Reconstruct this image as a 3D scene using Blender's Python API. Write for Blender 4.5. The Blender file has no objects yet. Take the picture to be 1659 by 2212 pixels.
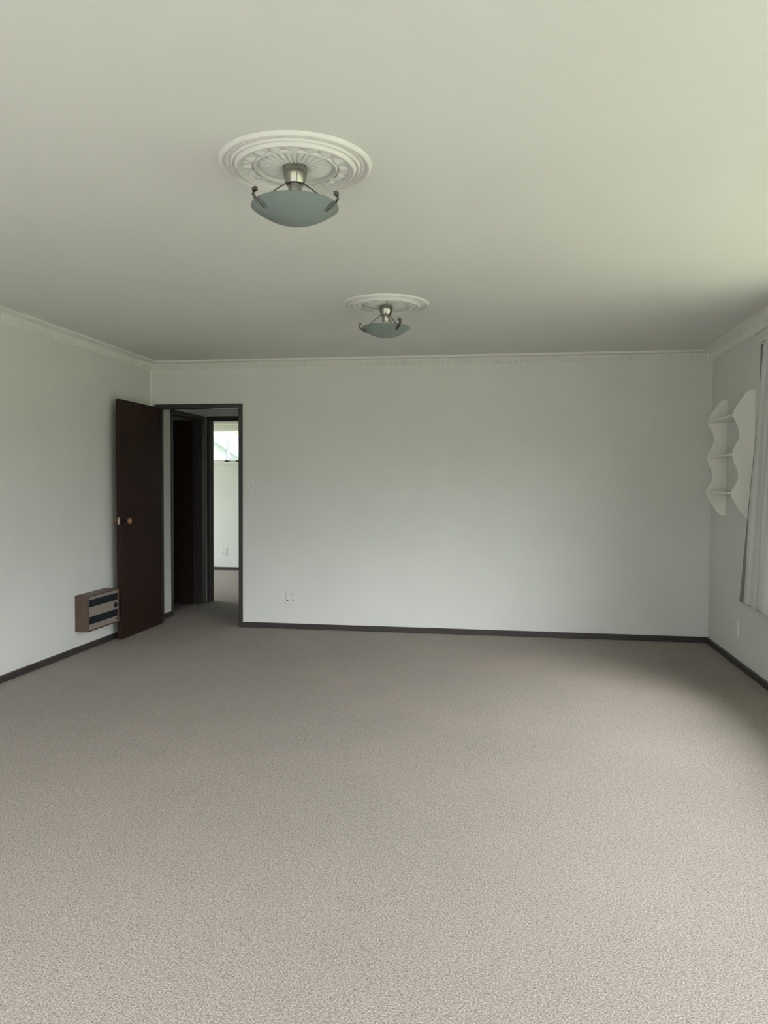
import bpy, bmesh, math, random
from mathutils import Vector, Matrix
random.seed(7)
C = bpy.context.scene.collection
PI = math.pi

# ------------------------------------------------------------------ camera
F, YAW, PITCH, ROLL, CH = 1686.86, 0.15419, -0.03433, 0.00488, 1.2912
cam = bpy.data.cameras.new('camera'); cam_o = bpy.data.objects.new('camera', cam); C.objects.link(cam_o)
cy, sy = math.cos(YAW), math.sin(YAW)
fw = Vector((-sy*math.cos(PITCH), cy*math.cos(PITCH), math.sin(PITCH)))
r0 = Vector((cy, sy, 0)); u0 = r0.cross(fw)
rr = r0*math.cos(ROLL) + u0*math.sin(ROLL); uu = -r0*math.sin(ROLL) + u0*math.cos(ROLL)
M = Matrix((rr, uu, -fw)).transposed().to_4x4(); M.translation = Vector((0, 0, CH))
cam_o.matrix_world = M
cam.sensor_fit = 'VERTICAL'; cam.sensor_height = 24.0; cam.lens = 24.0*F/2212
cam.clip_start = 0.02; cam.clip_end = 300
bpy.context.scene.camera = cam_o

# ------------------------------------------------------------------ world, sun, exposure
SKY = 1.0
SUN = 1.5
EXPO = 1.50
w = bpy.data.worlds.new('overcast_sky'); bpy.context.scene.world = w; w.use_nodes = True
nt = w.node_tree; nt.nodes.clear()
out = nt.nodes.new('ShaderNodeOutputWorld'); bg = nt.nodes.new('ShaderNodeBackground')
tc = nt.nodes.new('ShaderNodeTexCoord'); sx = nt.nodes.new('ShaderNodeSeparateXYZ'); cr = nt.nodes.new('ShaderNodeValToRGB')
nt.links.new(tc.outputs['Generated'], sx.inputs[0]); nt.links.new(sx.outputs['Z'], cr.inputs[0])
cr.color_ramp.elements[0].position = 0.0; cr.color_ramp.elements[0].color = (0.74, 0.76, 0.81, 1)
e2 = cr.color_ramp.elements.new(0.045); e2.color = (0.16, 0.18, 0.15, 1)      # dark horizon band, added to cut low light on the upper walls
e3 = cr.color_ramp.elements.new(0.085); e3.color = (0.74, 0.77, 0.83, 1)
cr.color_ramp.elements[0].color = (0.14, 0.16, 0.13, 1)
cr.color_ramp.elements[1].position = 0.045; cr.color_ramp.elements[-1].position = 0.75; cr.color_ramp.elements[-1].color = (0.97, 1.0, 1.08, 1)
# cr.color_ramp.elements[1].color = (0.97, 1.0, 1.08, 1)
# veiled sun: a broad bright patch in the thin cloud to the right of the house
GLOW_DIR, GLOW_POW, GLOW = Vector((.42, -.66, .58)).normalized(), 15.0, 7.0
dt = nt.nodes.new('ShaderNodeVectorMath'); dt.operation = 'DOT_PRODUCT'; nt.links.new(tc.outputs['Generated'], dt.inputs[0]); dt.inputs[1].default_value = GLOW_DIR
mxn = nt.nodes.new('ShaderNodeMath'); mxn.operation = 'MAXIMUM'; nt.links.new(dt.outputs['Value'], mxn.inputs[0]); mxn.inputs[1].default_value = 0
pw = nt.nodes.new('ShaderNodeMath'); pw.operation = 'POWER'; nt.links.new(mxn.outputs[0], pw.inputs[0]); pw.inputs[1].default_value = GLOW_POW
sc = nt.nodes.new('ShaderNodeVectorMath'); sc.operation = 'SCALE'; sc.inputs[0].default_value = (GLOW, GLOW*.99, GLOW*.99); nt.links.new(pw.outputs[0], sc.inputs['Scale'])
ad = nt.nodes.new('ShaderNodeVectorMath'); ad.operation = 'ADD'; nt.links.new(cr.outputs[0], ad.inputs[0]); nt.links.new(sc.outputs[0], ad.inputs[1])
nt.links.new(ad.outputs[0], bg.inputs[0]); bg.inputs[1].default_value = SKY*2.2
nt.links.new(bg.outputs[0], out.inputs[0])
sun = bpy.data.lights.new('sun', 'SUN'); sun.energy = SUN; sun.angle = math.radians(4); sun.color = (1.0, 0.95, 0.86)
sun_o = bpy.data.objects.new('sun', sun); C.objects.link(sun_o)
sun_o.rotation_euler = Vector((0.50, 0.06, -1.0)).to_track_quat('-Z', 'Y').to_euler(); sun_o.location = (-10, 0, 20)
def portal(name, loc, d, sx_, sz_):
    l = bpy.data.lights.new(name, 'AREA'); l.shape = 'RECTANGLE'; l.size = sx_; l.size_y = sz_; l.cycles.is_portal = True
    o = bpy.data.objects.new(name, l); C.objects.link(o); o.location = loc
    o.rotation_euler = Vector(d).to_track_quat('-Z', 'Z').to_euler()
vs = bpy.context.scene.view_settings
vs.view_transform = 'Standard'; vs.look = 'None'; vs.gamma = 1; vs.use_curve_mapping = False; vs.exposure = EXPO

# ------------------------------------------------------------------ materials
def new_mat(name, col=(.8,.8,.8), rough=.6, metal=0.0, spec=.5):
    m = bpy.data.materials.new(name); m.use_nodes = True
    b = m.node_tree.nodes['Principled BSDF']
    b.inputs['Base Color'].default_value = (*col, 1); b.inputs['Roughness'].default_value = rough
    b.inputs['Metallic'].default_value = metal; b.inputs['Specular IOR Level'].default_value = spec
    return m, m.node_tree, b
def nz(nt, scale, detail=2, rough=.5, src=None, dims=None):
    n = nt.nodes.new('ShaderNodeTexNoise'); n.inputs['Scale'].default_value = scale
    n.inputs['Detail'].default_value = detail; n.inputs['Roughness'].default_value = rough
    t = nt.nodes.new('ShaderNodeTexCoord')
    if dims:
        mp = nt.nodes.new('ShaderNodeMapping'); mp.inputs['Scale'].default_value = dims
        nt.links.new(t.outputs['Object'], mp.inputs[0]); nt.links.new(mp.outputs[0], n.inputs[0])
    else:
        nt.links.new(t.outputs['Object'], n.inputs[0])
    return n
def ramp(nt, src, stops):
    c = nt.nodes.new('ShaderNodeValToRGB'); e = c.color_ramp.elements
    while len(e) < len(stops): e.new(.5)
    for i, (p, col) in enumerate(stops):
        e[i].position = p; e[i].color = (*col, 1)
    nt.links.new(src, c.inputs[0]); return c
def bump(nt, b, src, strength, dist):
    n = nt.nodes.new('ShaderNodeBump'); n.inputs['Strength'].default_value = strength; n.inputs['Distance'].default_value = dist
    nt.links.new(src, n.inputs['Height']); nt.links.new(n.outputs[0], b.inputs['Normal']); return n
def mixc(nt, a, b, fac, mode='MULTIPLY'):
    n = nt.nodes.new('ShaderNodeMix'); n.data_type = 'RGBA'; n.blend_type = mode
    if isinstance(fac, float): n.inputs[0].default_value = fac
    else: nt.links.new(fac, n.inputs[0])
    nt.links.new(a, n.inputs[6]); nt.links.new(b, n.inputs[7]); return n.outputs[2]

M_wall, t, b = new_mat('wallpaper_white', (.72, .72, .69), .75, spec=.25)
n = nz(t, 2.2, 4); r_ = ramp(t, n.outputs[0], [(.3, (.705, .705, .675)), (.7, (.735, .735, .70))]); t.links.new(r_.outputs[0], b.inputs['Base Color'])
n2 = nz(t, 160, 3, .6); bump(t, b, n2.outputs[0], .12, .002)
M_ceil, t, b = new_mat('ceiling_paint', (.78, .78, .74), .8, spec=.2)
n = nz(t, 1.3, 3); r_ = ramp(t, n.outputs[0], [(.3, (.725, .728, .69)), (.7, (.75, .75, .715))]); t.links.new(r_.outputs[0], b.inputs['Base Color'])
M_plaster, t, b = new_mat('plaster_white', (.755, .75, .71), .6, spec=.3)
M_trim, t, b = new_mat('dark_brown_paint', (.045, .036, .036), .4)
n = nz(t, 6, 4, .6, dims=(1, 1, 8)); r_ = ramp(t, n.outputs[0], [(.3, (.034, .027, .027)), (.7, (.046, .037, .037))]); t.links.new(r_.outputs[0], b.inputs['Base Color'])

M_carpet, t, b = new_mat('beige_flecked_carpet', (.5, .45, .4), .95, spec=.1)
f1 = nz(t, 190, 3, .65); c1 = ramp(t, f1.outputs[0], [(.28, (.14, .117, .103)), (.44, (.315, .275, .252)), (.56, (.43, .385, .36)), (.74, (.68, .635, .61))])
f2 = nz(t, 70, 2, .6); c2 = ramp(t, f2.outputs[0], [(.25, (.72, .72, .72)), (.42, (.96, .95, .95)), (.7, (1, 1, 1))])
f3 = nz(t, 1.1, 3, .6); c3 = ramp(t, f3.outputs[0], [(.3, (.90, .91, .90)), (.7, (1.0, .985, .97))])
v = nt_v = t.nodes.new('ShaderNodeTexVoronoi'); v.inputs['Scale'].default_value = 34
tcv = t.nodes.new('ShaderNodeTexCoord'); t.links.new(tcv.outputs['Object'], v.inputs[0])
c4 = ramp(t, v.outputs['Distance'], [(.0, (.55, .50, .46)), (.10, (.75, .72, .7)), (.17, (1, 1, 1))])
m1 = mixc(t, c1.outputs[0], c2.outputs[0], 1.0); m2 = mixc(t, m1, c3.outputs[0], 1.0); m3 = mixc(t, m2, c4.outputs[0], .6)
t.links.new(m3, b.inputs['Base Color']); 
bump(t, b, f1.outputs[0], .6, .006)

def wood(name, c0, c1, rough, dims=(14, 14, .9)):
    m, t, b = new_mat(name, c0, rough)
    n = nz(t, 3.0, 6, .6, dims=dims); r = ramp(t, n.outputs[0], [(.3, c0), (.7, c1)]); t.links.new(r.outputs[0], b.inputs['Base Color'])
    bump(t, b, n.outputs[0], .05, .001); return m
M_door = wood('mahogany_veneer', (.019, .0085, .006), (.033, .015, .0105), .5)
M_door.node_tree.nodes['Principled BSDF'].inputs['Specular IOR Level'].default_value = .22
M_veneer = wood('heater_walnut_veneer', (.075, .043, .032), (.115, .072, .055), .45, (40, 40, 2))
M_knobwood = wood('turned_wood', (.30, .13, .06), (.42, .20, .09), .3)
M_black, _, _ = new_mat('black_metal', (.012, .012, .013), .35)
M_beige, _, _ = new_mat('beige_enamel', (.27, .235, .20), .45)
M_grille, _, _ = new_mat('dark_grille', (.018, .022, .028), .4)
M_plate, _, _ = new_mat('white_plastic', (.74, .74, .71), .35)
M_slot, _, _ = new_mat('slot_dark', (.10, .10, .10), .6)
M_shelf, _, _ = new_mat('shelf_white_paint', (.86, .86, .80), .45)
M_nickel, _, _ = new_mat('brushed_nickel', (.33, .315, .29), .22, 1.0)
M_arm, _, _ = new_mat('dull_nickel_wire', (.16, .155, .14), .4, 1.0)
M_brass, _, _ = new_mat('latch_metal', (.6, .55, .5), .3, 1.0)
M_frost, t, b = new_mat('frosted_green_glass', (.33, .385, .37), .3)
b.inputs['Transmission Weight'].default_value = 0.0; b.inputs['Subsurface Weight'].default_value = 0.0
tr = t.nodes.new('ShaderNodeBsdfTranslucent'); tr.inputs[0].default_value = (.30, .36, .34, 1)
mx = t.nodes.new('ShaderNodeMixShader'); mx.inputs[0].default_value = .35
t.links.new(b.outputs[0], mx.inputs[1]); t.links.new(tr.outputs[0], mx.inputs[2]); t.links.new(mx.outputs[0], t.nodes['Material Output'].inputs[0])
M_ceramic, _, _ = new_mat('lampholder_white', (.72, .70, .64), .4)
M_cloth, t, b = new_mat('curtain_grey_cloth', (.68, .68, .67), .9, spec=.1)
tr = t.nodes.new('ShaderNodeBsdfTranslucent'); tr.inputs[0].default_value = (.55, .54, .56, 1)
mx = t.nodes.new('ShaderNodeMixShader'); mx.inputs[0].default_value = .16
t.links.new(b.outputs[0], mx.inputs[1]); t.links.new(tr.outputs[0], mx.inputs[2]); t.links.new(mx.outputs[0], t.nodes['Material Output'].inputs[0])
n = nz(t, 900, 2); bump(t, b, n.outputs[0], .15, .001)
M_lining, _, _ = new_mat('lining_dark_grey', (.27, .26, .25), .9, spec=.1)
M_alu, _, _ = new_mat('white_aluminium', (.75, .75, .75), .4)
M_glass = bpy.data.materials.new('window_glass'); M_glass.use_nodes = True
t = M_glass.node_tree; t.nodes.remove(t.nodes['Principled BSDF'])
g1 = t.nodes.new('ShaderNodeBsdfTransparent'); g1.inputs[0].default_value = (.95, .97, .96, 1)
g2 = t.nodes.new('ShaderNodeBsdfGlossy'); g2.inputs['Roughness'].default_value = .02
mx = t.nodes.new('ShaderNodeMixShader'); mx.inputs[0].default_value = .05
t.links.new(g1.outputs[0], mx.inputs[1]); t.links.new(g2.outputs[0], mx.inputs[2]); t.links.new(mx.outputs[0], t.nodes['Material Output'].inputs[0])
M_lawn, t, b = new_mat('lawn_grass', (.25, .28, .13), .9, spec=.1)
n = nz(t, 3, 6, .7); r_ = ramp(t, n.outputs[0], [(.3, (.23, .245, .155)), (.7, (.32, .335, .22))]); t.links.new(r_.outputs[0], b.inputs['Base Color'])
M_paving, t, b = new_mat('bounce_patio_concrete', (.33, .325, .31), .85)
n = nz(t, 4, 5, .6); r_ = ramp(t, n.outputs[0], [(.3, (.19, .185, .18)), (.7, (.25, .245, .235))]); t.links.new(r_.outputs[0], b.inputs['Base Color'])
M_vinyl, t, b = new_mat('grey_vinyl', (.20, .21, .22), .5)
M_pale, t, b = new_mat('pale_weatherboard', (.34, .40, .40), .7)
wv = t.nodes.new('ShaderNodeTexWave'); wv.bands_direction = 'Z'; wv.inputs['Scale'].default_value = 3.0
tcw = t.nodes.new('ShaderNodeTexCoord'); t.links.new(tcw.outputs['Object'], wv.inputs[0]); bump(t, b, wv.outputs[0], .5, .02)
M_roof, _, _ = new_mat('grey_roof_iron', (.15, .18, .18), .6)
M_timber, _, _ = new_mat('weathered_timber', (.13, .13, .16), .8)
M_leaf, _, _ = new_mat('leaf_green', (.30, .42, .16), .7)

# ------------------------------------------------------------------ helpers
def box(bm, a, b, bev=0.0):
    x0, x1 = sorted((a[0], b[0])); y0, y1 = sorted((a[1], b[1])); z0, z1 = sorted((a[2], b[2]))
    vs = [bm.verts.new((x, y, z)) for x in (x0, x1) for y in (y0, y1) for z in (z0, z1)]
    fs = [(0,1,3,2), (4,6,7,5), (0,4,5,1), (2,3,7,6), (0,2,6,4), (1,5,7,3)]
    ff = [bm.faces.new([vs[i] for i in f]) for f in fs]
    if bev > 0:
        es = list({e for f in ff for e in f.edges})
        bmesh.ops.bevel(bm, geom=es, offset=bev, segments=2, affect='EDGES', profile=.5)
def boxes(*bs, bev=0.0):
    bm = bmesh.new()
    for a, b in bs: box(bm, a, b, bev)
    return bm
def lathe(bm, prof, center=(0,0,0), axis='Z', seg=40, caps=True):
    """prof: (radius, height) pairs, revolved about the axis through center"""
    rings = []
    for r, h in prof:
        ring = []
        for i in range(seg):
            a = 2*PI*i/seg; p, q = r*math.cos(a), r*math.sin(a)
            v = {'Z': (p, q, h), 'X': (h, p, q), 'Y': (q, h, p)}[axis]
            ring.append(bm.verts.new((v[0]+center[0], v[1]+center[1], v[2]+center[2])))
        rings.append(ring)
    for a, b in zip(rings, rings[1:]):
        for i in range(seg):
            j = (i+1) % seg; bm.faces.new((a[i], a[j], b[j], b[i]))
    if caps:
        bm.faces.new(list(reversed(rings[0]))); bm.faces.new(rings[-1])
def tube(bm, pts, rad, seg=10):
    pts = [Vector(p) for p in pts]; rings = []
    up = Vector((0, 0, 1))
    for i, p in enumerate(pts):
        d = (pts[min(i+1, len(pts)-1)] - pts[max(i-1, 0)]).normalized()
        s = d.cross(up)
        if s.length < 1e-4: s = Vector((1, 0, 0))
        s.normalize(); q = s.cross(d)
        r = rad[i] if isinstance(rad, (list, tuple)) else rad
        rings.append([bm.verts.new(p + s*r*math.cos(2*PI*k/seg) + q*r*math.sin(2*PI*k/seg)) for k in range(seg)])
    for a, b in zip(rings, rings[1:]):
        for k in range(seg):
            j = (k+1) % seg; bm.faces.new((a[k], a[j], b[j], b[k]))
    bm.faces.new(list(reversed(rings[0]))); bm.faces.new(rings[-1])
def prism(bm, outline, axis, a, b):
    """outline (p,q) extruded along axis 'X','Y','Z' from a to b"""
    def V(p, q, h): return {'X': (h, p, q), 'Y': (p, h, q), 'Z': (p, q, h)}[axis]
    lo = [bm.verts.new(V(p, q, a)) for p, q in outline]; hi = [bm.verts.new(V(p, q, b)) for p, q in outline]
    n = len(outline)
    for i in range(n):
        j = (i+1) % n; bm.faces.new((lo[i], lo[j], hi[j], hi[i]))
    bm.faces.new(list(reversed(lo))); bm.faces.new(hi)
def obj(name, bm, m, parent=None, smooth=False):
    bmesh.ops.recalc_face_normals(bm, faces=bm.faces)
    me = bpy.data.meshes.new(name); bm.to_mesh(me); bm.free(); me.materials.append(m)
    if smooth:
        for p in me.polygons: p.use_smooth = True
        if smooth == 'auto':
            me.set_sharp_from_angle(angle=math.radians(35))
    o = bpy.data.objects.new(name, me); C.objects.link(o); o.parent = parent
    if parent is not None and parent.type == 'EMPTY': o.location = -parent.location if not parent.get('local') else (0, 0, 0)
    return o
def thing(name, label, cat, loc=(0,0,0), group=None, local=False):
    o = bpy.data.objects.new(name, None); C.objects.link(o); o.location = loc; o.empty_display_size = .05
    o['label'] = label; o['category'] = cat
    if group: o['group'] = group
    if local: o['local'] = 1
    return o
def tag(o, label, cat, group=None, kind=None):
    o['label'] = label; o['category'] = cat
    if group: o['group'] = group
    if kind: o['kind'] = kind
    return o
def struct(name, bm, m, parent=None, smooth=False):
    o = obj(name, bm, m, parent, smooth)
    if parent is None: o['kind'] = 'structure'
    return o
def struct_root(name, loc):
    o = bpy.data.objects.new(name, None); C.objects.link(o); o.location = loc; o['kind'] = 'structure'; o.empty_display_size = .05
    return o
def dup(root, loc, rotz, label):
    r = root.copy(); C.objects.link(r); r.location = loc; r.rotation_euler = (0, 0, rotz); r['label'] = label
    for ch in list(root.children):
        c = ch.copy(); C.objects.link(c); c.parent = r
        for g in ch.children:
            d = g.copy(); C.objects.link(d); d.parent = c
    return r

# ------------------------------------------------------------------ room shell
XL, XR, D, YR, H = -3.2208, 1.6697, 6.7735, -.85, 2.40
T = .11
HX = -3.235      # hall left wall face
HE = 8.15        # hall end wall face
FY = 11.25       # far room back wall face
def wall_x(x0, x1, y0, y1, z1, holes):
    """wall running along y, between x0..x1 thick, holes (ya,yb,za,zb) sorted by y"""
    bm = bmesh.new(); y = y0
    for ya, yb, za, zb in holes:
        box(bm, (x0, y, 0), (x1, ya, z1))
        if za > 0: box(bm, (x0, ya, 0), (x1, yb, za))
        box(bm, (x0, ya, zb), (x1, yb, z1)); y = yb
    box(bm, (x0, y, 0), (x1, y1, z1)); return bm
def wall_y(y0, y1, x0, x1, z1, holes):
    bm = bmesh.new(); x = x0
    for xa, xb, za, zb in holes:
        box(bm, (x, y0, 0), (xa, y1, z1))
        if za > 0: box(bm, (xa, y0, 0), (xb, y1, za))
        box(bm, (xa, y0, zb), (xb, y1, z1)); x = xb
    box(bm, (x, y0, 0), (x1, y1, z1)); return bm

W1 = (-.40, 5.02, .70, 2.12)          # right window: y0 y1 z0 z1
W2 = (-2.9, 1.0, .06, 2.12)           # rear sliding window: x0 x1 z0 z1
W3 = (-4.85, -2.9, 1.62, 2.14)        # far room high window
W4 = (8.45, 11.1, .20, 2.18)           # far room side window
struct('wall_left', wall_x(XL-T, XL, YR-.2, D, H, []), M_wall)
struct('wall_right', wall_x(XR, XR+.16, YR-.2, D+.1, H, [W1]), M_wall)
struct('wall_rear', wall_y(YR-.2, YR, XL, XR, H, [W2]), M_wall)
struct('wall_back', wall_y(D, D+.1, XL-T, XR, H, [(-3.165, -2.360, 0, 2.0)]), M_wall)
struct('wall_hall_left', wall_x(HX-.1, HX, D+.1, HE, H, [(7.245, 8.02, 0, 2.0)]), M_wall)
struct('wall_hall_right', wall_x(-1.6, -1.5, D+.1, HE, H, []), M_wall)
struct('wall_hall_end', wall_y(HE, HE+.1, -5.3, -1.2, H, [(-3.205, -2.415, 0, 2.0)]), M_wall)
struct('wall_far_back', wall_y(FY, FY+.16, -5.3, -1.2, H, [W3]), M_wall)
struct('wall_far_left', wall_x(-5.46, -5.3, HE+.1, FY, H, [W4]), M_wall)
struct('wall_far_right', wall_x(-1.2, -1.1, HE+.1, FY, H, []), M_wall)
struct('wall_store_left', wall_x(-5.3, -5.2, 5.6, HE, H, []), M_wall)
struct('wall_store_front', wall_y(5.5, 5.6, -5.3, XL-T, H, []), M_wall)
struct('floor', boxes(((-3.33, YR-.2, -.12), (XR+.16, HE, 0)), ((-5.46, HE, -.12), (-1.1, FY+.16, 0))), M_carpet)
struct('floor_store', boxes(((-5.3, 5.5, -.12), (-3.33, HE, -.004))), M_vinyl)
struct('ceiling', boxes(((-5.9, YR-.75, H), (XR+.70, FY+.60, H+.22))), M_ceil)
g = struct('ground', boxes(((-60, -60, -.7), (60, 60, -.5))), M_lawn)
struct('added_bounce_patio', boxes(((-7, -9, -.5), (4.5, YR-.2, -.12))), M_paving)  # unseen grey paving, added to bounce neutral light onto the ceiling

# corner seam on the left of the back wall
bm = bmesh.new(); lathe(bm, [(.011, .05), (.011, H-.07)], (XL+.004, D-.004, 0), seg=12); struct('trim_5', bm, M_plaster, smooth='auto')

# baseboards
BH, BT = .047, .018
def base(name, *bs): struct(name, boxes(*bs, bev=.003), M_trim)
base('baseboard_left', ((XL, YR, 0), (XL+BT, D, BH)))
base('baseboard_back', ((-2.345, D-BT, 0), (XR, D, BH)))
base('baseboard_right', ((XR-BT, YR, 0), (XR, D-BT, BH)))
base('baseboard_hall', ((HX, D+.1, 0), (HX+BT, 7.225, BH)))
base('baseboard_hall_right', ((-1.6-BT, D+.1, 0), (-1.6, HE, BH)))
base('baseboard_far', ((-5.3, FY-BT, 0), (-1.2, FY, BH)))
base('baseboard_rear', ((XL+BT, YR, 0), (W2[0]-.06, YR+BT, BH)), ((W2[1]+.06, YR, 0), (XR-BT, YR+BT, BH)))

# cornice: ribbed plaster profile with mitred ends; (distance from wall, drop below ceiling, rib amount)
CP = [(0, .0737, 0), (.007, .0737, 0), (.008, .067, 0), (.011, .064, 1), (.018, .050, 1), (.026, .036, 1), (.033, .029, 0),
      (.036, .021, 0), (.044, .0155, .6), (.066, .012, .6), (.082, .0115, 0), (.084, .017, 0), (.092, .018, 0), (.100, .014, 0), (.1015, 0, 0)]
def cornice(name, p0, p1, nrm):
    """p0->p1 runs along the wall face, nrm points into the room"""
    p0 = Vector((*p0, 0)); p1 = Vector((*p1, 0)); n = Vector((*nrm, 0)); L = (p1-p0).length; d = (p1-p0)/L
    per = .024; secs = []
    k = 0
    while k*per < L:
        s = k*per
        for off, on in ((0, 0), (.007, 0), (.010, 1), (.021, 1)): secs.append((s+off, on))
        k += 1
    secs = [q for q in secs if q[0] <= L] + [(L, 0)]
    bm = bmesh.new(); rows = []
    for s, on in secs:
        row = []
        for dist, drop, rib in CP:
            a = min(max(s, dist), L-dist)
            e = on*rib*.006
            pos = p0 + d*a + n*(dist + e)
            row.append(bm.verts.new((pos.x, pos.y, H - drop - e*.7)))
        rows.append(row)
    for a, b in zip(rows, rows[1:]):
        for i in range(len(CP)-1): bm.faces.new((a[i], a[i+1], b[i+1], b[i]))
    bmesh.ops.remove_doubles(bm, verts=bm.verts, dist=1e-6)
    struct(name, bm, M_plaster)
cornice('trim_1', (XL, YR), (XL, D), (1, 0))
cornice('trim_2', (XL, D), (XR, D), (0, -1))
cornice('trim_3', (XR, D), (XR, YR), (-1, 0))
cornice('trim_4', (XR, YR), (XL, YR), (0, 1))

# ------------------------------------------------------------------ windows
def window(name, axis, face, depth, a0, a1, z0, z1, mull, outward, fr=.045):
    """frame, glass panes and sill; face = inner wall plane, outward = +1/-1 along the axis"""
    c = face + outward*depth*.72
    root = struct_root(name, (c, (a0+a1)/2, z0) if axis == 'X' else ((a0+a1)/2, c, z0))
    def B(a, b, za, zb, t=.05, off=0.0):
        lo, hi = c - t/2 + off, c + t/2 + off
        return ((lo, a, za), (hi, b, zb)) if axis == 'X' else ((a, lo, za), (b, hi, zb))
    bs = [B(a0, a1, z0, z0+fr), B(a0, a1, z1-fr, z1), B(a0, a0+fr, z0+fr, z1-fr), B(a1-fr, a1, z0+fr, z1-fr)]
    cuts = [a0+fr] + [a0 + (a1-a0)*i/mull for i in range(1, mull)] + [a1-fr]
    for m in cuts[1:-1]: bs.append(B(m-fr/2, m+fr/2, z0+fr, z1-fr))
    obj('window_frame', boxes(*bs, bev=.003), M_alu, root)
    for a, b in zip(cuts, cuts[1:]):
        obj('pane', boxes(B(a+.01, b-.01, z0+fr-.005, z1-fr+.005, .005)), M_glass, root)
    inner = face - outward*.02
    lo, hi = sorted((inner, c-outward*.027))
    s = ((lo, a0, z0-.02), (hi, a1, z0+.004)) if axis == 'X' else ((a0, lo, z0-.02), (a1, hi, z0+.004))
    if z0 > .3: obj('window_sill', boxes(s, bev=.003), M_plate, root)
    return root
window('window_1', 'X', XR, .16, *W1, 4, 1)
window('window_2', 'Y', YR, .20, *W2, 3, -1)
w3 = window('window_3', 'Y', FY, .16, *W3, 2, 1)
window('window_4', 'X', -5.3, .16, *W4, 2, -1)
for x in (-4.02, -4.20):
    bm = bmesh.new(); box(bm, (x, FY+.055, 1.632), (x+.07, FY+.075, 1.648)); box(bm, (x+.02, FY+.02, 1.640), (x+.035, FY+.065, 1.655))
    obj('window_latch', bm, M_black, w3)
fr_ = thing('curtain_rail', 'plain curtain rail over the high window of the bright far room', 'curtain rail', (-3.88, FY, 2.18))
obj('track', boxes(((-4.95, FY-.060, 2.178), (-2.80, FY-.035, 2.200)), bev=.002), M_alu, fr_)
for x in (-4.8, -3.9, -3.0): obj('bracket', boxes(((x, FY-.05, 2.200), (x+.02, FY, 2.208))), M_alu, fr_)
portal('window_daylight', (XR+.2, (W1[0]+W1[1])/2, (W1[2]+W1[3])/2), (-1, 0, 0), W1[1]-W1[0], W1[3]-W1[2])
portal('window_daylight', ((W2[0]+W2[1])/2, YR-.24, (W2[2]+W2[3])/2), (0, 1, 0), W2[1]-W2[0], W2[3]-W2[2])
portal('window_daylight', ((W3[0]+W3[1])/2, FY+.2, (W3[2]+W3[3])/2), (0, -1, 0), W3[1]-W3[0], W3[3]-W3[2])
portal('window_daylight', (-5.5, (W4[0]+W4[1])/2, (W4[2]+W4[3])/2), (1, 0, 0), W4[1]-W4[0], W4[3]-W4[2])

# ------------------------------------------------------------------ doors
# living room door: lining, architrave, leaf swung back against the left wall
d1 = struct_root('door_1', (-3.145, D, 0))
obj('door_frame', boxes(((-3.165, D-.001, 0), (-3.145, D+.101, 1.98)), ((-2.380, D-.001, 0), (-2.360, D+.101, 1.98)),
                        ((-3.165, D-.001, 1.98), (-2.360, D+.101, 2.0)),
                        ((-3.145, D+.036, 0), (-3.135, D+.07, 1.97)), ((-2.39, D+.036, 0), (-2.38, D+.07, 1.97)), bev=.001), M_trim, d1)
obj('architrave', boxes(((-2.380, D-.014, 0), (-2.343, D, 2.019)), ((-3.182, D-.014, 1.981), (-2.380, D, 2.019)),
                        ((-3.182, D-.014, 0), (-3.156, D, 1.981)), bev=.003), M_trim, d1)
leaf = obj('door_leaf', boxes(((-3.155, 5.995, .008), (-3.120, 6.757, 1.985)), bev=.0015), M_door, d1)
def place_knobs(parent, y, z):
    # children of the leaf: leaf object already carries the root's offset
    for side, xf in ((1, -3.120), (-1, -3.155)):
        bm = bmesh.new(); lathe(bm, [(.027, 0), (.027, side*.004), (.022, side*.007), (.010, side*.009), (.009, side*.03)], (xf, y, z), 'X', 28)
        k = obj('knob_rose', bm, M_black, parent, 'auto')
        bm = bmesh.new(); lathe(bm, [(.010, side*.022), (.016, side*.027), (.024, side*.034), (.0265, side*.042), (.025, side*.049), (.018, side*.054), (.006, side*.0555)], (xf, y, z), 'X', 28)
        k2 = obj('door_knob', bm, M_knobwood, k, True)
place_knobs(leaf, 6.070, .985)
obj('latch_plate', boxes(((-3.146, 5.9935, .955), (-3.129, 5.9955, 1.015)), ((-3.143, 5.986, .975), (-3.133, 5.994, .995))), M_brass, leaf)
bm = bmesh.new()
for z in (.2, 1.0, 1.78):
    lathe(bm, [(.006, z), (.006, z+.09)], (-3.117, 6.760, 0), seg=12)
obj('hinge', bm, M_black, leaf, 'auto')

# hall side door: opening in the hall's left wall, leaf folded into the dark room
d2 = struct_root('door_2', (HX, 7.26, 0))
obj('door_frame', boxes(((HX-.101, 7.245, 0), (HX+.001, 7.262, 1.98)), ((HX-.101, 8.003, 0), (HX+.001, 8.02, 1.98)),
                        ((HX-.101, 7.245, 1.98), (HX+.001, 8.02, 2.0)), ((HX-.06, 7.99, 0), (HX-.03, 8.003, 1.98)), bev=.001), M_trim, d2)
obj('architrave', boxes(((HX, 7.225, 0), (HX+.014, 7.262, 1.985)), ((HX, 8.003, 0), (HX+.014, 8.09, 1.985)),
                        ((HX, 7.225, 1.985), (HX+.014, 8.09, 2.022)), bev=.003), M_trim, d2)
lf2 = obj('door_leaf', boxes(((-4.08, 7.945, .012), (-3.325, 7.98, 1.975)), bev=.0015), M_door, d2)
bm = bmesh.new(); lathe(bm, [(.027, 0), (.022, -.006), (.010, -.009), (.010, -.024), (.024, -.034), (.0265, -.043), (.018, -.054), (.006, -.056)], (-4.01, 7.945, 1.0), 'Y', 24)
obj('door_knob', bm, M_knobwood, lf2, True)

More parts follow.
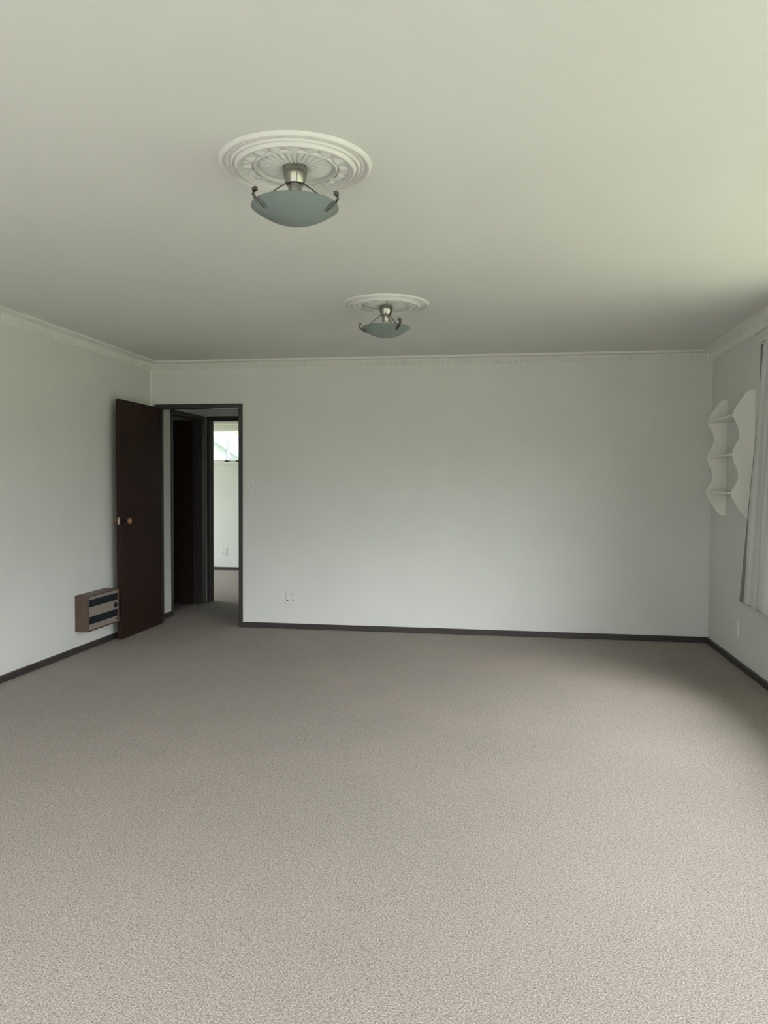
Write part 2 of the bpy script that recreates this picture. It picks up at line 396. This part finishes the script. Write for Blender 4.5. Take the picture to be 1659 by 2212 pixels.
# hall end doorway
d3 = struct_root('door_3', (-2.81, HE, 0))
obj('door_frame', boxes(((-3.205, HE-.001, 0), (-3.19, HE+.101, 1.98)), ((-2.43, HE-.001, 0), (-2.415, HE+.101, 1.98)),
                        ((-3.205, HE-.001, 1.98), (-2.415, HE+.101, 2.0)), ((-3.19, HE+.04, 0), (-3.18, HE+.07, 1.98)), bev=.001), M_trim, d3)
obj('architrave', boxes(((-3.227, HE-.014, 0), (-3.19, HE, 1.985)), ((-2.43, HE-.014, 0), (-2.393, HE, 1.985)),
                        ((-3.227, HE-.014, 1.985), (-2.393, HE, 2.03)), bev=.003), M_trim, d3)

# ------------------------------------------------------------------ ceiling roses
def rose_height(r, th):
    h = 0
    def ridge(c, w, a): return a*max(0, 1-((r-c)/w)**2)
    if r > .262: return 0.0
    if r > .243: h = .004 + ridge(.2525, .0095, .009)
    elif r > .2385: h = .004
    elif r > .226: h = .005 + ridge(.2325, .006, .005)*(.35+.65*abs(math.sin(th*40)))
    elif r > .223: h = .005
    elif r > .212: h = .008 + ridge(.2175, .0055, .007)
    elif r > .2085: h = .009
    elif r > .182: h = .010 + ridge(.1995, .009, .010) + max(0, min(1, (r-.182)/.006))*.004 + ridge(.1875, .005, .004)
    elif r > .150:
        h = .009
        k = (th*16/PI) % 2 - 1      # 16 acanthus tips
        t = (r-.150)/.032
        leafw = .85*(1-t)**.6
        if abs(k) < leafw: h += .010*(1-(abs(k)/leafw)**2)*(1-.4*t)
        k2 = ((th*16/PI)+1) % 2 - 1
        lw = .5*t
        if abs(k2) < lw: h += .005*(1-(abs(k2)/lw)**2)
    elif r > .128: h = .009 + ridge(.140, .0065, .009)
    elif r > .047:
        t = (r-.047)/.081
        h = .009 + .006*(1-t)
        k = abs(math.sin(th*15))
        h += .007*k*max(0, math.sin(PI*min(1, t*1.02)))**.5 - .002
    else: h = .013
    return h
def rose(name, x, y, label):
    bm = bmesh.new(); NT = 384
    rs = [0.004+.0012*i for i in range(0, 218)]
    rs = [r for r in rs if r < .2625][::2] + [.2632]
    rings = []
    for r in rs:
        rings.append([bm.verts.new((r*math.cos(2*PI*i/NT), r*math.sin(2*PI*i/NT), -max(rose_height(r, 2*PI*i/NT), 0) if r < .263 else 0)) for i in range(NT)])
    for a, b in zip(rings, rings[1:]):
        for i in range(NT):
            j = (i+1) % NT; bm.faces.new((a[i], b[i], b[j], a[j]))
    bm.faces.new(rings[0])
    o = obj(name, bm, M_plaster, None, True); o.location = (x, y, H)
    # normals must face down
    return tag(o, label, 'ceiling rose', 'plaster ceiling roses')
L1 = (-.729, 2.655); L2 = (-.733, 4.755)
r1 = rose('ceiling_rose', L1[0], L1[1]+.01, 'larger looking ornate white plaster rose behind the nearer ceiling light')
r2 = r1.copy(); C.objects.link(r2); r2.location = (L2[0], L2[1]+.01, H)
r2['label'] = 'ornate white plaster rose around the farther, smaller looking ceiling light'

# ------------------------------------------------------------------ ceiling lights
def ceiling_light(x, y, rot, label):
    t = thing('ceiling_light', label, 'ceiling light', (x, y, H), 'bowl ceiling lights', local=True)
    bm = bmesh.new(); lathe(bm, [(.0415, -.012), (.0415, -.034), (.040, -.044), (.034, -.064), (.031, -.072), (.022, -.074)], seg=48)
    obj('canopy', bm, M_nickel, t, 'auto')
    bm = bmesh.new(); lathe(bm, [(.0235, -.065), (.0235, -.108), (.0225, -.110)], seg=36)
    obj('stem', bm, M_nickel, t, 'auto')
    bm = bmesh.new(); lathe(bm, [(.018, -.106), (.018, -.134), (.022, -.146), (.024, -.162), (.020, -.180), (.008, -.188)], seg=32)
    obj('light_bulb', bm, M_ceramic, t, 'auto')
    R_, zr, dep, th = .151, -.151, .057, .005
    prof = []
    N = 18
    for i in range(N+1):
        a = i/N; r = R_*math.sin(a*PI/2)**.92 if a > 0 else .002
        prof.append((max(r, .002), zr - dep*(1-(r/R_)**2.0)))
    inner = [(max(r-th*.6, .0015), h+th) for r, h in reversed(prof)]
    bm = bmesh.new(); lathe(bm, prof + [(R_-.001, zr+.003)] + inner, seg=72, caps=False)
    obj('glass_bowl', bm, M_frost, t, True)
    for k in range(3):
        a = 2*PI*k/3; ca, sa = math.cos(a), math.sin(a)
        P = lambda r, z, w=0: (r*ca - w*sa, r*sa + w*ca, z)
        bm = bmesh.new(); tube(bm, [P(.030, -.070), P(.132, -.152)], .0022, 8)
        for ww in (-.006, .006):
            tube(bm, [P(.118, -.178, ww*.3), P(.132, -.170, ww), P(.156, -.152, ww), P(.164, -.140, ww), P(.158, -.126, ww)], .0022, 8)
        box(bm, (-.006, -.009, -.006), (.006, .009, .006))
        for v in bm.verts[-8:]:
            c = v.co.copy(); q = P(.157 + c.x, -.124 + c.z, c.y); v.co = Vector(q)
        # hook that follows the outside of the bowl
        tube(bm, [P(.158, -.126), P(.164, -.140), P(.158, -.154), P(.146, -.164), P(.126, -.178)], [.0028, .003, .0034, .0028, .0012], 8)
        obj('support_arm', bm, M_arm, t, 'auto')
    t.rotation_euler = (0, 0, rot)
    return t
l1 = ceiling_light(*L1, math.radians(-13), 'nearer frosted glass bowl light on brushed nickel fitting')
l2 = dup(l1, (*L2, H), math.radians(-50), 'farther frosted glass bowl light, close to the back wall')

# ------------------------------------------------------------------ wall heater
HY0, HY1, HXF, HZ0, HZ1 = 5.468, 5.942, -3.109, .167, .442
ht = thing('wall_heater', 'wood veneered wall heater with two black grilles beside the open door', 'heater', (XL, (HY0+HY1)/2, HZ0))
hh = HZ1-HZ0; fr = .010
obj('case', boxes(((XL, HY0, HZ0), (HXF, HY0+fr, HZ1)), ((XL, HY1-fr, HZ0), (HXF, HY1, HZ1)),
                  ((XL, HY0+fr, HZ1-fr), (HXF, HY1-fr, HZ1)), ((XL, HY0+fr, HZ0), (HXF, HY1-fr, HZ0+fr)),
                  ((XL, HY0+fr, HZ0+fr), (XL+.01, HY1-fr, HZ1-fr)), bev=.001), M_veneer, ht)
def zf(f): return HZ1 - f*hh
ya, yb = HY0+fr, HY1-fr
g1, g2, g3, g4 = zf(.13), zf(.335), zf(.605), zf(.815)
bp = obj('front_panel', boxes(((HXF-.012, ya, g1), (HXF-.006, yb, HZ1-fr)), ((HXF-.012, ya, g3), (HXF-.006, yb, g2)),
                         ((HXF-.012, ya, HZ0+fr), (HXF-.006, yb, g4))), M_beige, ht)
for za, zb in ((g2, g1), (g4, g3)):
    bm = bmesh.new(); box(bm, (HXF-.05, ya, za), (HXF-.045, yb, zb))
    for i in range(34):
        y = ya + .004 + (yb-ya-.008)*i/33
        box(bm, (HXF-.030, y-.0015, za), (HXF-.010, y+.0015, zb))
    for f in (.33, .66):
        z = za + (zb-za)*f; box(bm, (HXF-.028, ya, z-.0015), (HXF-.009, yb, z+.0015))
    obj('grille', bm, M_grille, ht)
kz = (g2+g3)/2; ky = HY0 + .895*(HY1-HY0)
bm = bmesh.new(); lathe(bm, [(.025, -.006), (.025, -.002), (.020, 0), (.013, .001), (.012, .010), (.010, .012)], (HXF-.002, ky, kz), 'X', 28)
obj('control_dial', bm, M_black, ht, 'auto')
bm = bmesh.new(); lathe(bm, [(.009, -.006), (.009, .0), (.006, .003)], (HXF-.002, HY0+.93*(HY1-HY0), (g4+HZ0+fr)/2+.002), 'X', 20)
obj('switch_button', bm, M_black, ht, 'auto')

# ------------------------------------------------------------------ switch and sockets
def plate_on_back(name, label, cat, x, z, Y, wd, hh_, dbl):
    t = thing(name, label, cat, (x, Y, z))
    bm = bmesh.new(); box(bm, (x-wd/2, Y-.010, z-hh_/2), (x+wd/2, Y, z+hh_/2), .0025); obj('face_plate', bm, M_plate, t)
    if dbl:
        for s in (1, -1):
            zc = z + s*.027
            bm = bmesh.new(); box(bm, (x-.030, Y-.014, zc-.007), (x-.018, Y-.009, zc+.007), .001); obj('rocker_switch', bm, M_slot if s < 0 else M_plate, t)
            for (px, pz, a) in ((.012, .009, .5), (.012, -.009, -.5), (.026, 0, 0)):
                u = Vector((math.sin(a), 0, math.cos(a))) if a else Vector((1, 0, 0)); p_ = Vector((-u.z, 0, u.x))
                o4 = [Vector((x+px, 0, zc+pz)) + u*i*.006 + p_*j*.0016 for i, j in ((-1,-1),(1,-1),(1,1),(-1,1))]
                bm = bmesh.new(); prism(bm, [(q.x, q.z) for q in o4], 'Y', Y-.0108, Y-.0095); obj('pin_slot', bm, M_slot, t)
    else:
        bm = bmesh.new(); box(bm, (x-.008, Y-.013, z-.012), (x+.008, Y-.0095, z+.012), .001); obj('rocker_switch', bm, M_plate, t)
        obj('switch_gap', boxes(((x-.009, Y-.0106, z-.0145), (x+.009, Y-.0095, z-.0115))), M_slot, t)
    return t
plate_on_back('light_switch', 'white single light switch plate to the right of the doorway', 'light switch', -2.262, 1.278, D, .084, .120, False)
plate_on_back('wall_socket', 'white double socket low on the back wall near the doorway', 'socket', -1.898, .281, D, .082, .120, True)
s_far = plate_on_back('wall_socket', 'small socket on the bright far room wall, seen through the doorway', 'socket', -4.178, .287, FY, .070, .115, True)
# right wall socket
t = thing('wall_socket', 'white socket on the right wall below the wavy shelf unit and curtain', 'socket', (XR, 5.945, .272))
bm = bmesh.new(); box(bm, (XR-.010, 5.910, .215), (XR, 5.982, .330), .0025); obj('face_plate', bm, M_plate, t)
for zc in (.245, .30):
    for yy in (5.962, 5.945):
        obj('pin_slot', boxes(((XR-.0108, yy, zc-.006), (XR-.0095, yy+.003, zc+.006))), M_slot, t)
for zc in (.235, .31):
    obj('rocker_switch', boxes(((XR-.015, 5.918, zc-.008), (XR-.009, 5.930, zc+.008)), bev=.001), M_plate, t)

# ------------------------------------------------------------------ wavy shelf unit on the right wall
near = [(1.668, 1.957), (1.634, 1.952), (1.606, 1.925), (1.585, 1.892), (1.556, 1.850), (1.536, 1.814), (1.531, 1.785), (1.540, 1.757), (1.554, 1.729), (1.569, 1.695), (1.576, 1.660), (1.572, 1.622),
        (1.555, 1.585), (1.540, 1.550), (1.531, 1.515), (1.542, 1.464), (1.562, 1.425), (1.573, 1.386), (1.569, 1.336), (1.550, 1.300), (1.534, 1.270), (1.529, 1.242),
        (1.544, 1.199), (1.570, 1.155), (1.598, 1.115), (1.632, 1.080), (1.650, 1.075), (1.668, 1.075)]
def smooth_line(pts, n=4):
    out_ = []
    for i in range(len(pts)-1):
        p0 = pts[max(i-1, 0)]; p1 = pts[i]; p2 = pts[i+1]; p3 = pts[min(i+2, len(pts)-1)]
        for k in range(n):
            t_ = k/n
            out_.append(tuple(.5*((2*p1[j]) + (-p0[j]+p2[j])*t_ + (2*p0[j]-5*p1[j]+4*p2[j]-p3[j])*t_*t_ + (-p0[j]+3*p1[j]-3*p2[j]+p3[j])*t_**3) for j in (0, 1)))
    out_.append(pts[-1]); return out_
sh = thing('wall_shelf', 'white painted three tier shelf unit with wavy sides in the right corner', 'shelf', (XR, 6.0, 1.075))
ol = smooth_line(near[1:-1])
ol = [(XR, 1.957)] + ol + [(XR, 1.075)]
for ya_, yb_ in ((5.650, 5.668), (6.327, 6.345)):
    bm = bmesh.new(); prism(bm, ol, 'Y', ya_, yb_); obj('side_panel', bm, M_shelf, sh, 'auto')
for z in (1.785, 1.515, 1.248):
    obj('shelf_board', boxes(((XR-.137, 5.668, z-.007), (XR, 6.327, z+.007)), bev=.0015), M_shelf, sh)

# ------------------------------------------------------------------ curtain
CZ0, CZ1 = .520, 2.205
def curtain_pt(u, v):
    """u 0 (free edge) .. 1 (out of frame), v 0 bottom .. 1 top"""
    f = (1-v)**.7
    yb = 5.41 - .85*u; yt = 5.190 - .60*u
    y = yt + (yb-yt)*f
    ph = u*2*PI*7.5
    amp = (.015 + .031*f)*(1+.2*math.sin(ph*.37+1))
    ss = math.sin(ph + 2.6 + .2*math.sin(v*3+u*9))
    x = 1.604 + amp*math.tanh(3.2*ss) + .003*math.sin(v*11+u*23)
    if v > .93: x += .006*math.sin(u*2*PI*28)*(v-.93)/.07
    y -= .020*f*math.cos(ph+1.9)*(1+.5*math.sin(u*7))
    z = CZ0 + (CZ1-CZ0)*v + .006*math.sin(ph*.5)*(1-v)
    return (x, y, z)
bm = bmesh.new(); NU, NV = 420, 46; grid = []
for i in range(NU+1):
    grid.append([bm.verts.new(curtain_pt(i/NU, j/NV)) for j in range(NV+1)])
for i in range(NU):
    for j in range(NV): bm.faces.new((grid[i][j], grid[i+1][j], grid[i+1][j+1], grid[i][j+1]))
cu = obj('curtain', bm, M_cloth, None, True)
def lining_pt(u, v):
    f = max(0.0, (1-v-.19)/.81)**.9
    x = 1.650 - .072*f; y = x/(.2995 - .0172*f) - (.38 + .06*f)*u
    return (x + .006*math.sin(u*19+v*2), y, .512 + (2.225-.512)*v)
bm = bmesh.new(); lg = [[bm.verts.new(lining_pt(i/60, j/30)) for j in range(31)] for i in range(61)]
for i in range(60):
    for j in range(30): bm.faces.new((lg[i][j], lg[i+1][j], lg[i+1][j+1], lg[i][j+1]))
li = obj('lining', bm, M_lining, cu, True); li['label'] = 'dark grey lining behind the curtain'
l_s = li.modifiers.new('thickness', 'SOLIDIFY'); l_s.thickness = .0015; l_s.offset = 0
sm = cu.modifiers.new('thickness', 'SOLIDIFY'); sm.thickness = .0025; sm.offset = 0
tag(cu, 'pale grey pleated curtain hanging at the far end of the right window', 'curtain')
rl = thing('curtain_rail', 'white curtain rail above the right window holding the grey curtain', 'curtain rail', (XR, 3.3, 2.22))
obj('track', boxes(((1.590, 1.30, 2.212), (1.612, 5.33, 2.232)), bev=.002), M_alu, rl)
for y in (1.4, 2.7, 4.0, 5.2):
    obj('bracket', boxes(((1.600, y, 2.232), (XR, y+.02, 2.240)), ((XR-.006, y, 2.205), (XR, y+.02, 2.255))), M_alu, rl)

# ------------------------------------------------------------------ outside, seen through the far room's high window
h = thing('house', 'pale neighbouring house gable seen through the far high window', 'house', (-10.5, 24, -.5))
bm = bmesh.new()
prism(bm, [(-15.2, -.5), (-6.4, -.5), (-6.4, 1.25), (-10.8, 4.15), (-15.2, 1.25)], 'Y', 22.0, 30.0); obj('wall', bm, M_pale, h)
bm = bmesh.new()
prism(bm, [(-10.8, 4.32), (-5.9, 1.08), (-5.9, .94), (-10.8, 4.16), (-15.7, .94), (-15.7, 1.08)], 'Y', 21.6, 30.3); obj('roof', bm, M_roof, h)
pl = thing('utility_pole', 'slim grey pole with stay wires outside the far high window', 'pole', (-7.35, 20, -.5))
bm = bmesh.new(); tube(bm, [(-7.32, 20, -.5), (-7.32, 20, 2.45)], [.06, .045], 12); obj('pole', bm, M_timber, pl, 'auto')
bm = bmesh.new(); tube(bm, [(-7.32, 20, 2.2), (-7.05, 20.0, 1.2)], .018, 6); tube(bm, [(-7.32, 20, 2.2), (-7.55, 20.0, 1.2)], .018, 6); obj('stay', bm, M_timber, pl)
tr_ = thing('tree', 'thin leafy tree branches outside the far high window', 'tree', (-5.2, 16.5, -.5))
bm = bmesh.new()
tube(bm, [(-5.2, 16.5, -.5), (-5.15, 16.5, 1.2), (-5.3, 16.5, 2.4), (-5.5, 16.5, 3.2)], [.09, .07, .05, .03], 10)
tips = []
for k in range(9):
    a = random.uniform(-.9, .9); z = 1.8+.17*k; dx = -.9*random.uniform(.3, 1); 
    e = (-5.3+dx, 16.5+a, z+.45); tube(bm, [(-5.25, 16.5, z), ((-5.25+e[0])/2, (16.5+e[1])/2, z+.35), e], [.03, .02, .008], 6); tips.append(e)
obj('trunk', bm, M_timber, tr_)
bm = bmesh.new()
for e in tips:
    for q in range(40):
        c = Vector(e) + Vector([random.gauss(0, .16) for _ in range(3)]); d = Vector([random.gauss(0, 1) for _ in range(3)]).normalized()
        s = d.cross(Vector((0, 0, 1))).normalized()*.018; d = d*.045
        vs_ = [bm.verts.new(c-d), bm.verts.new(c+s), bm.verts.new(c+d), bm.verts.new(c-s)]; bm.faces.new(vs_)
fo = obj('foliage', bm, M_leaf, tr_); fo['kind'] = 'stuff'

for o in list(bpy.data.objects):
    if 'local' in o: del o['local']
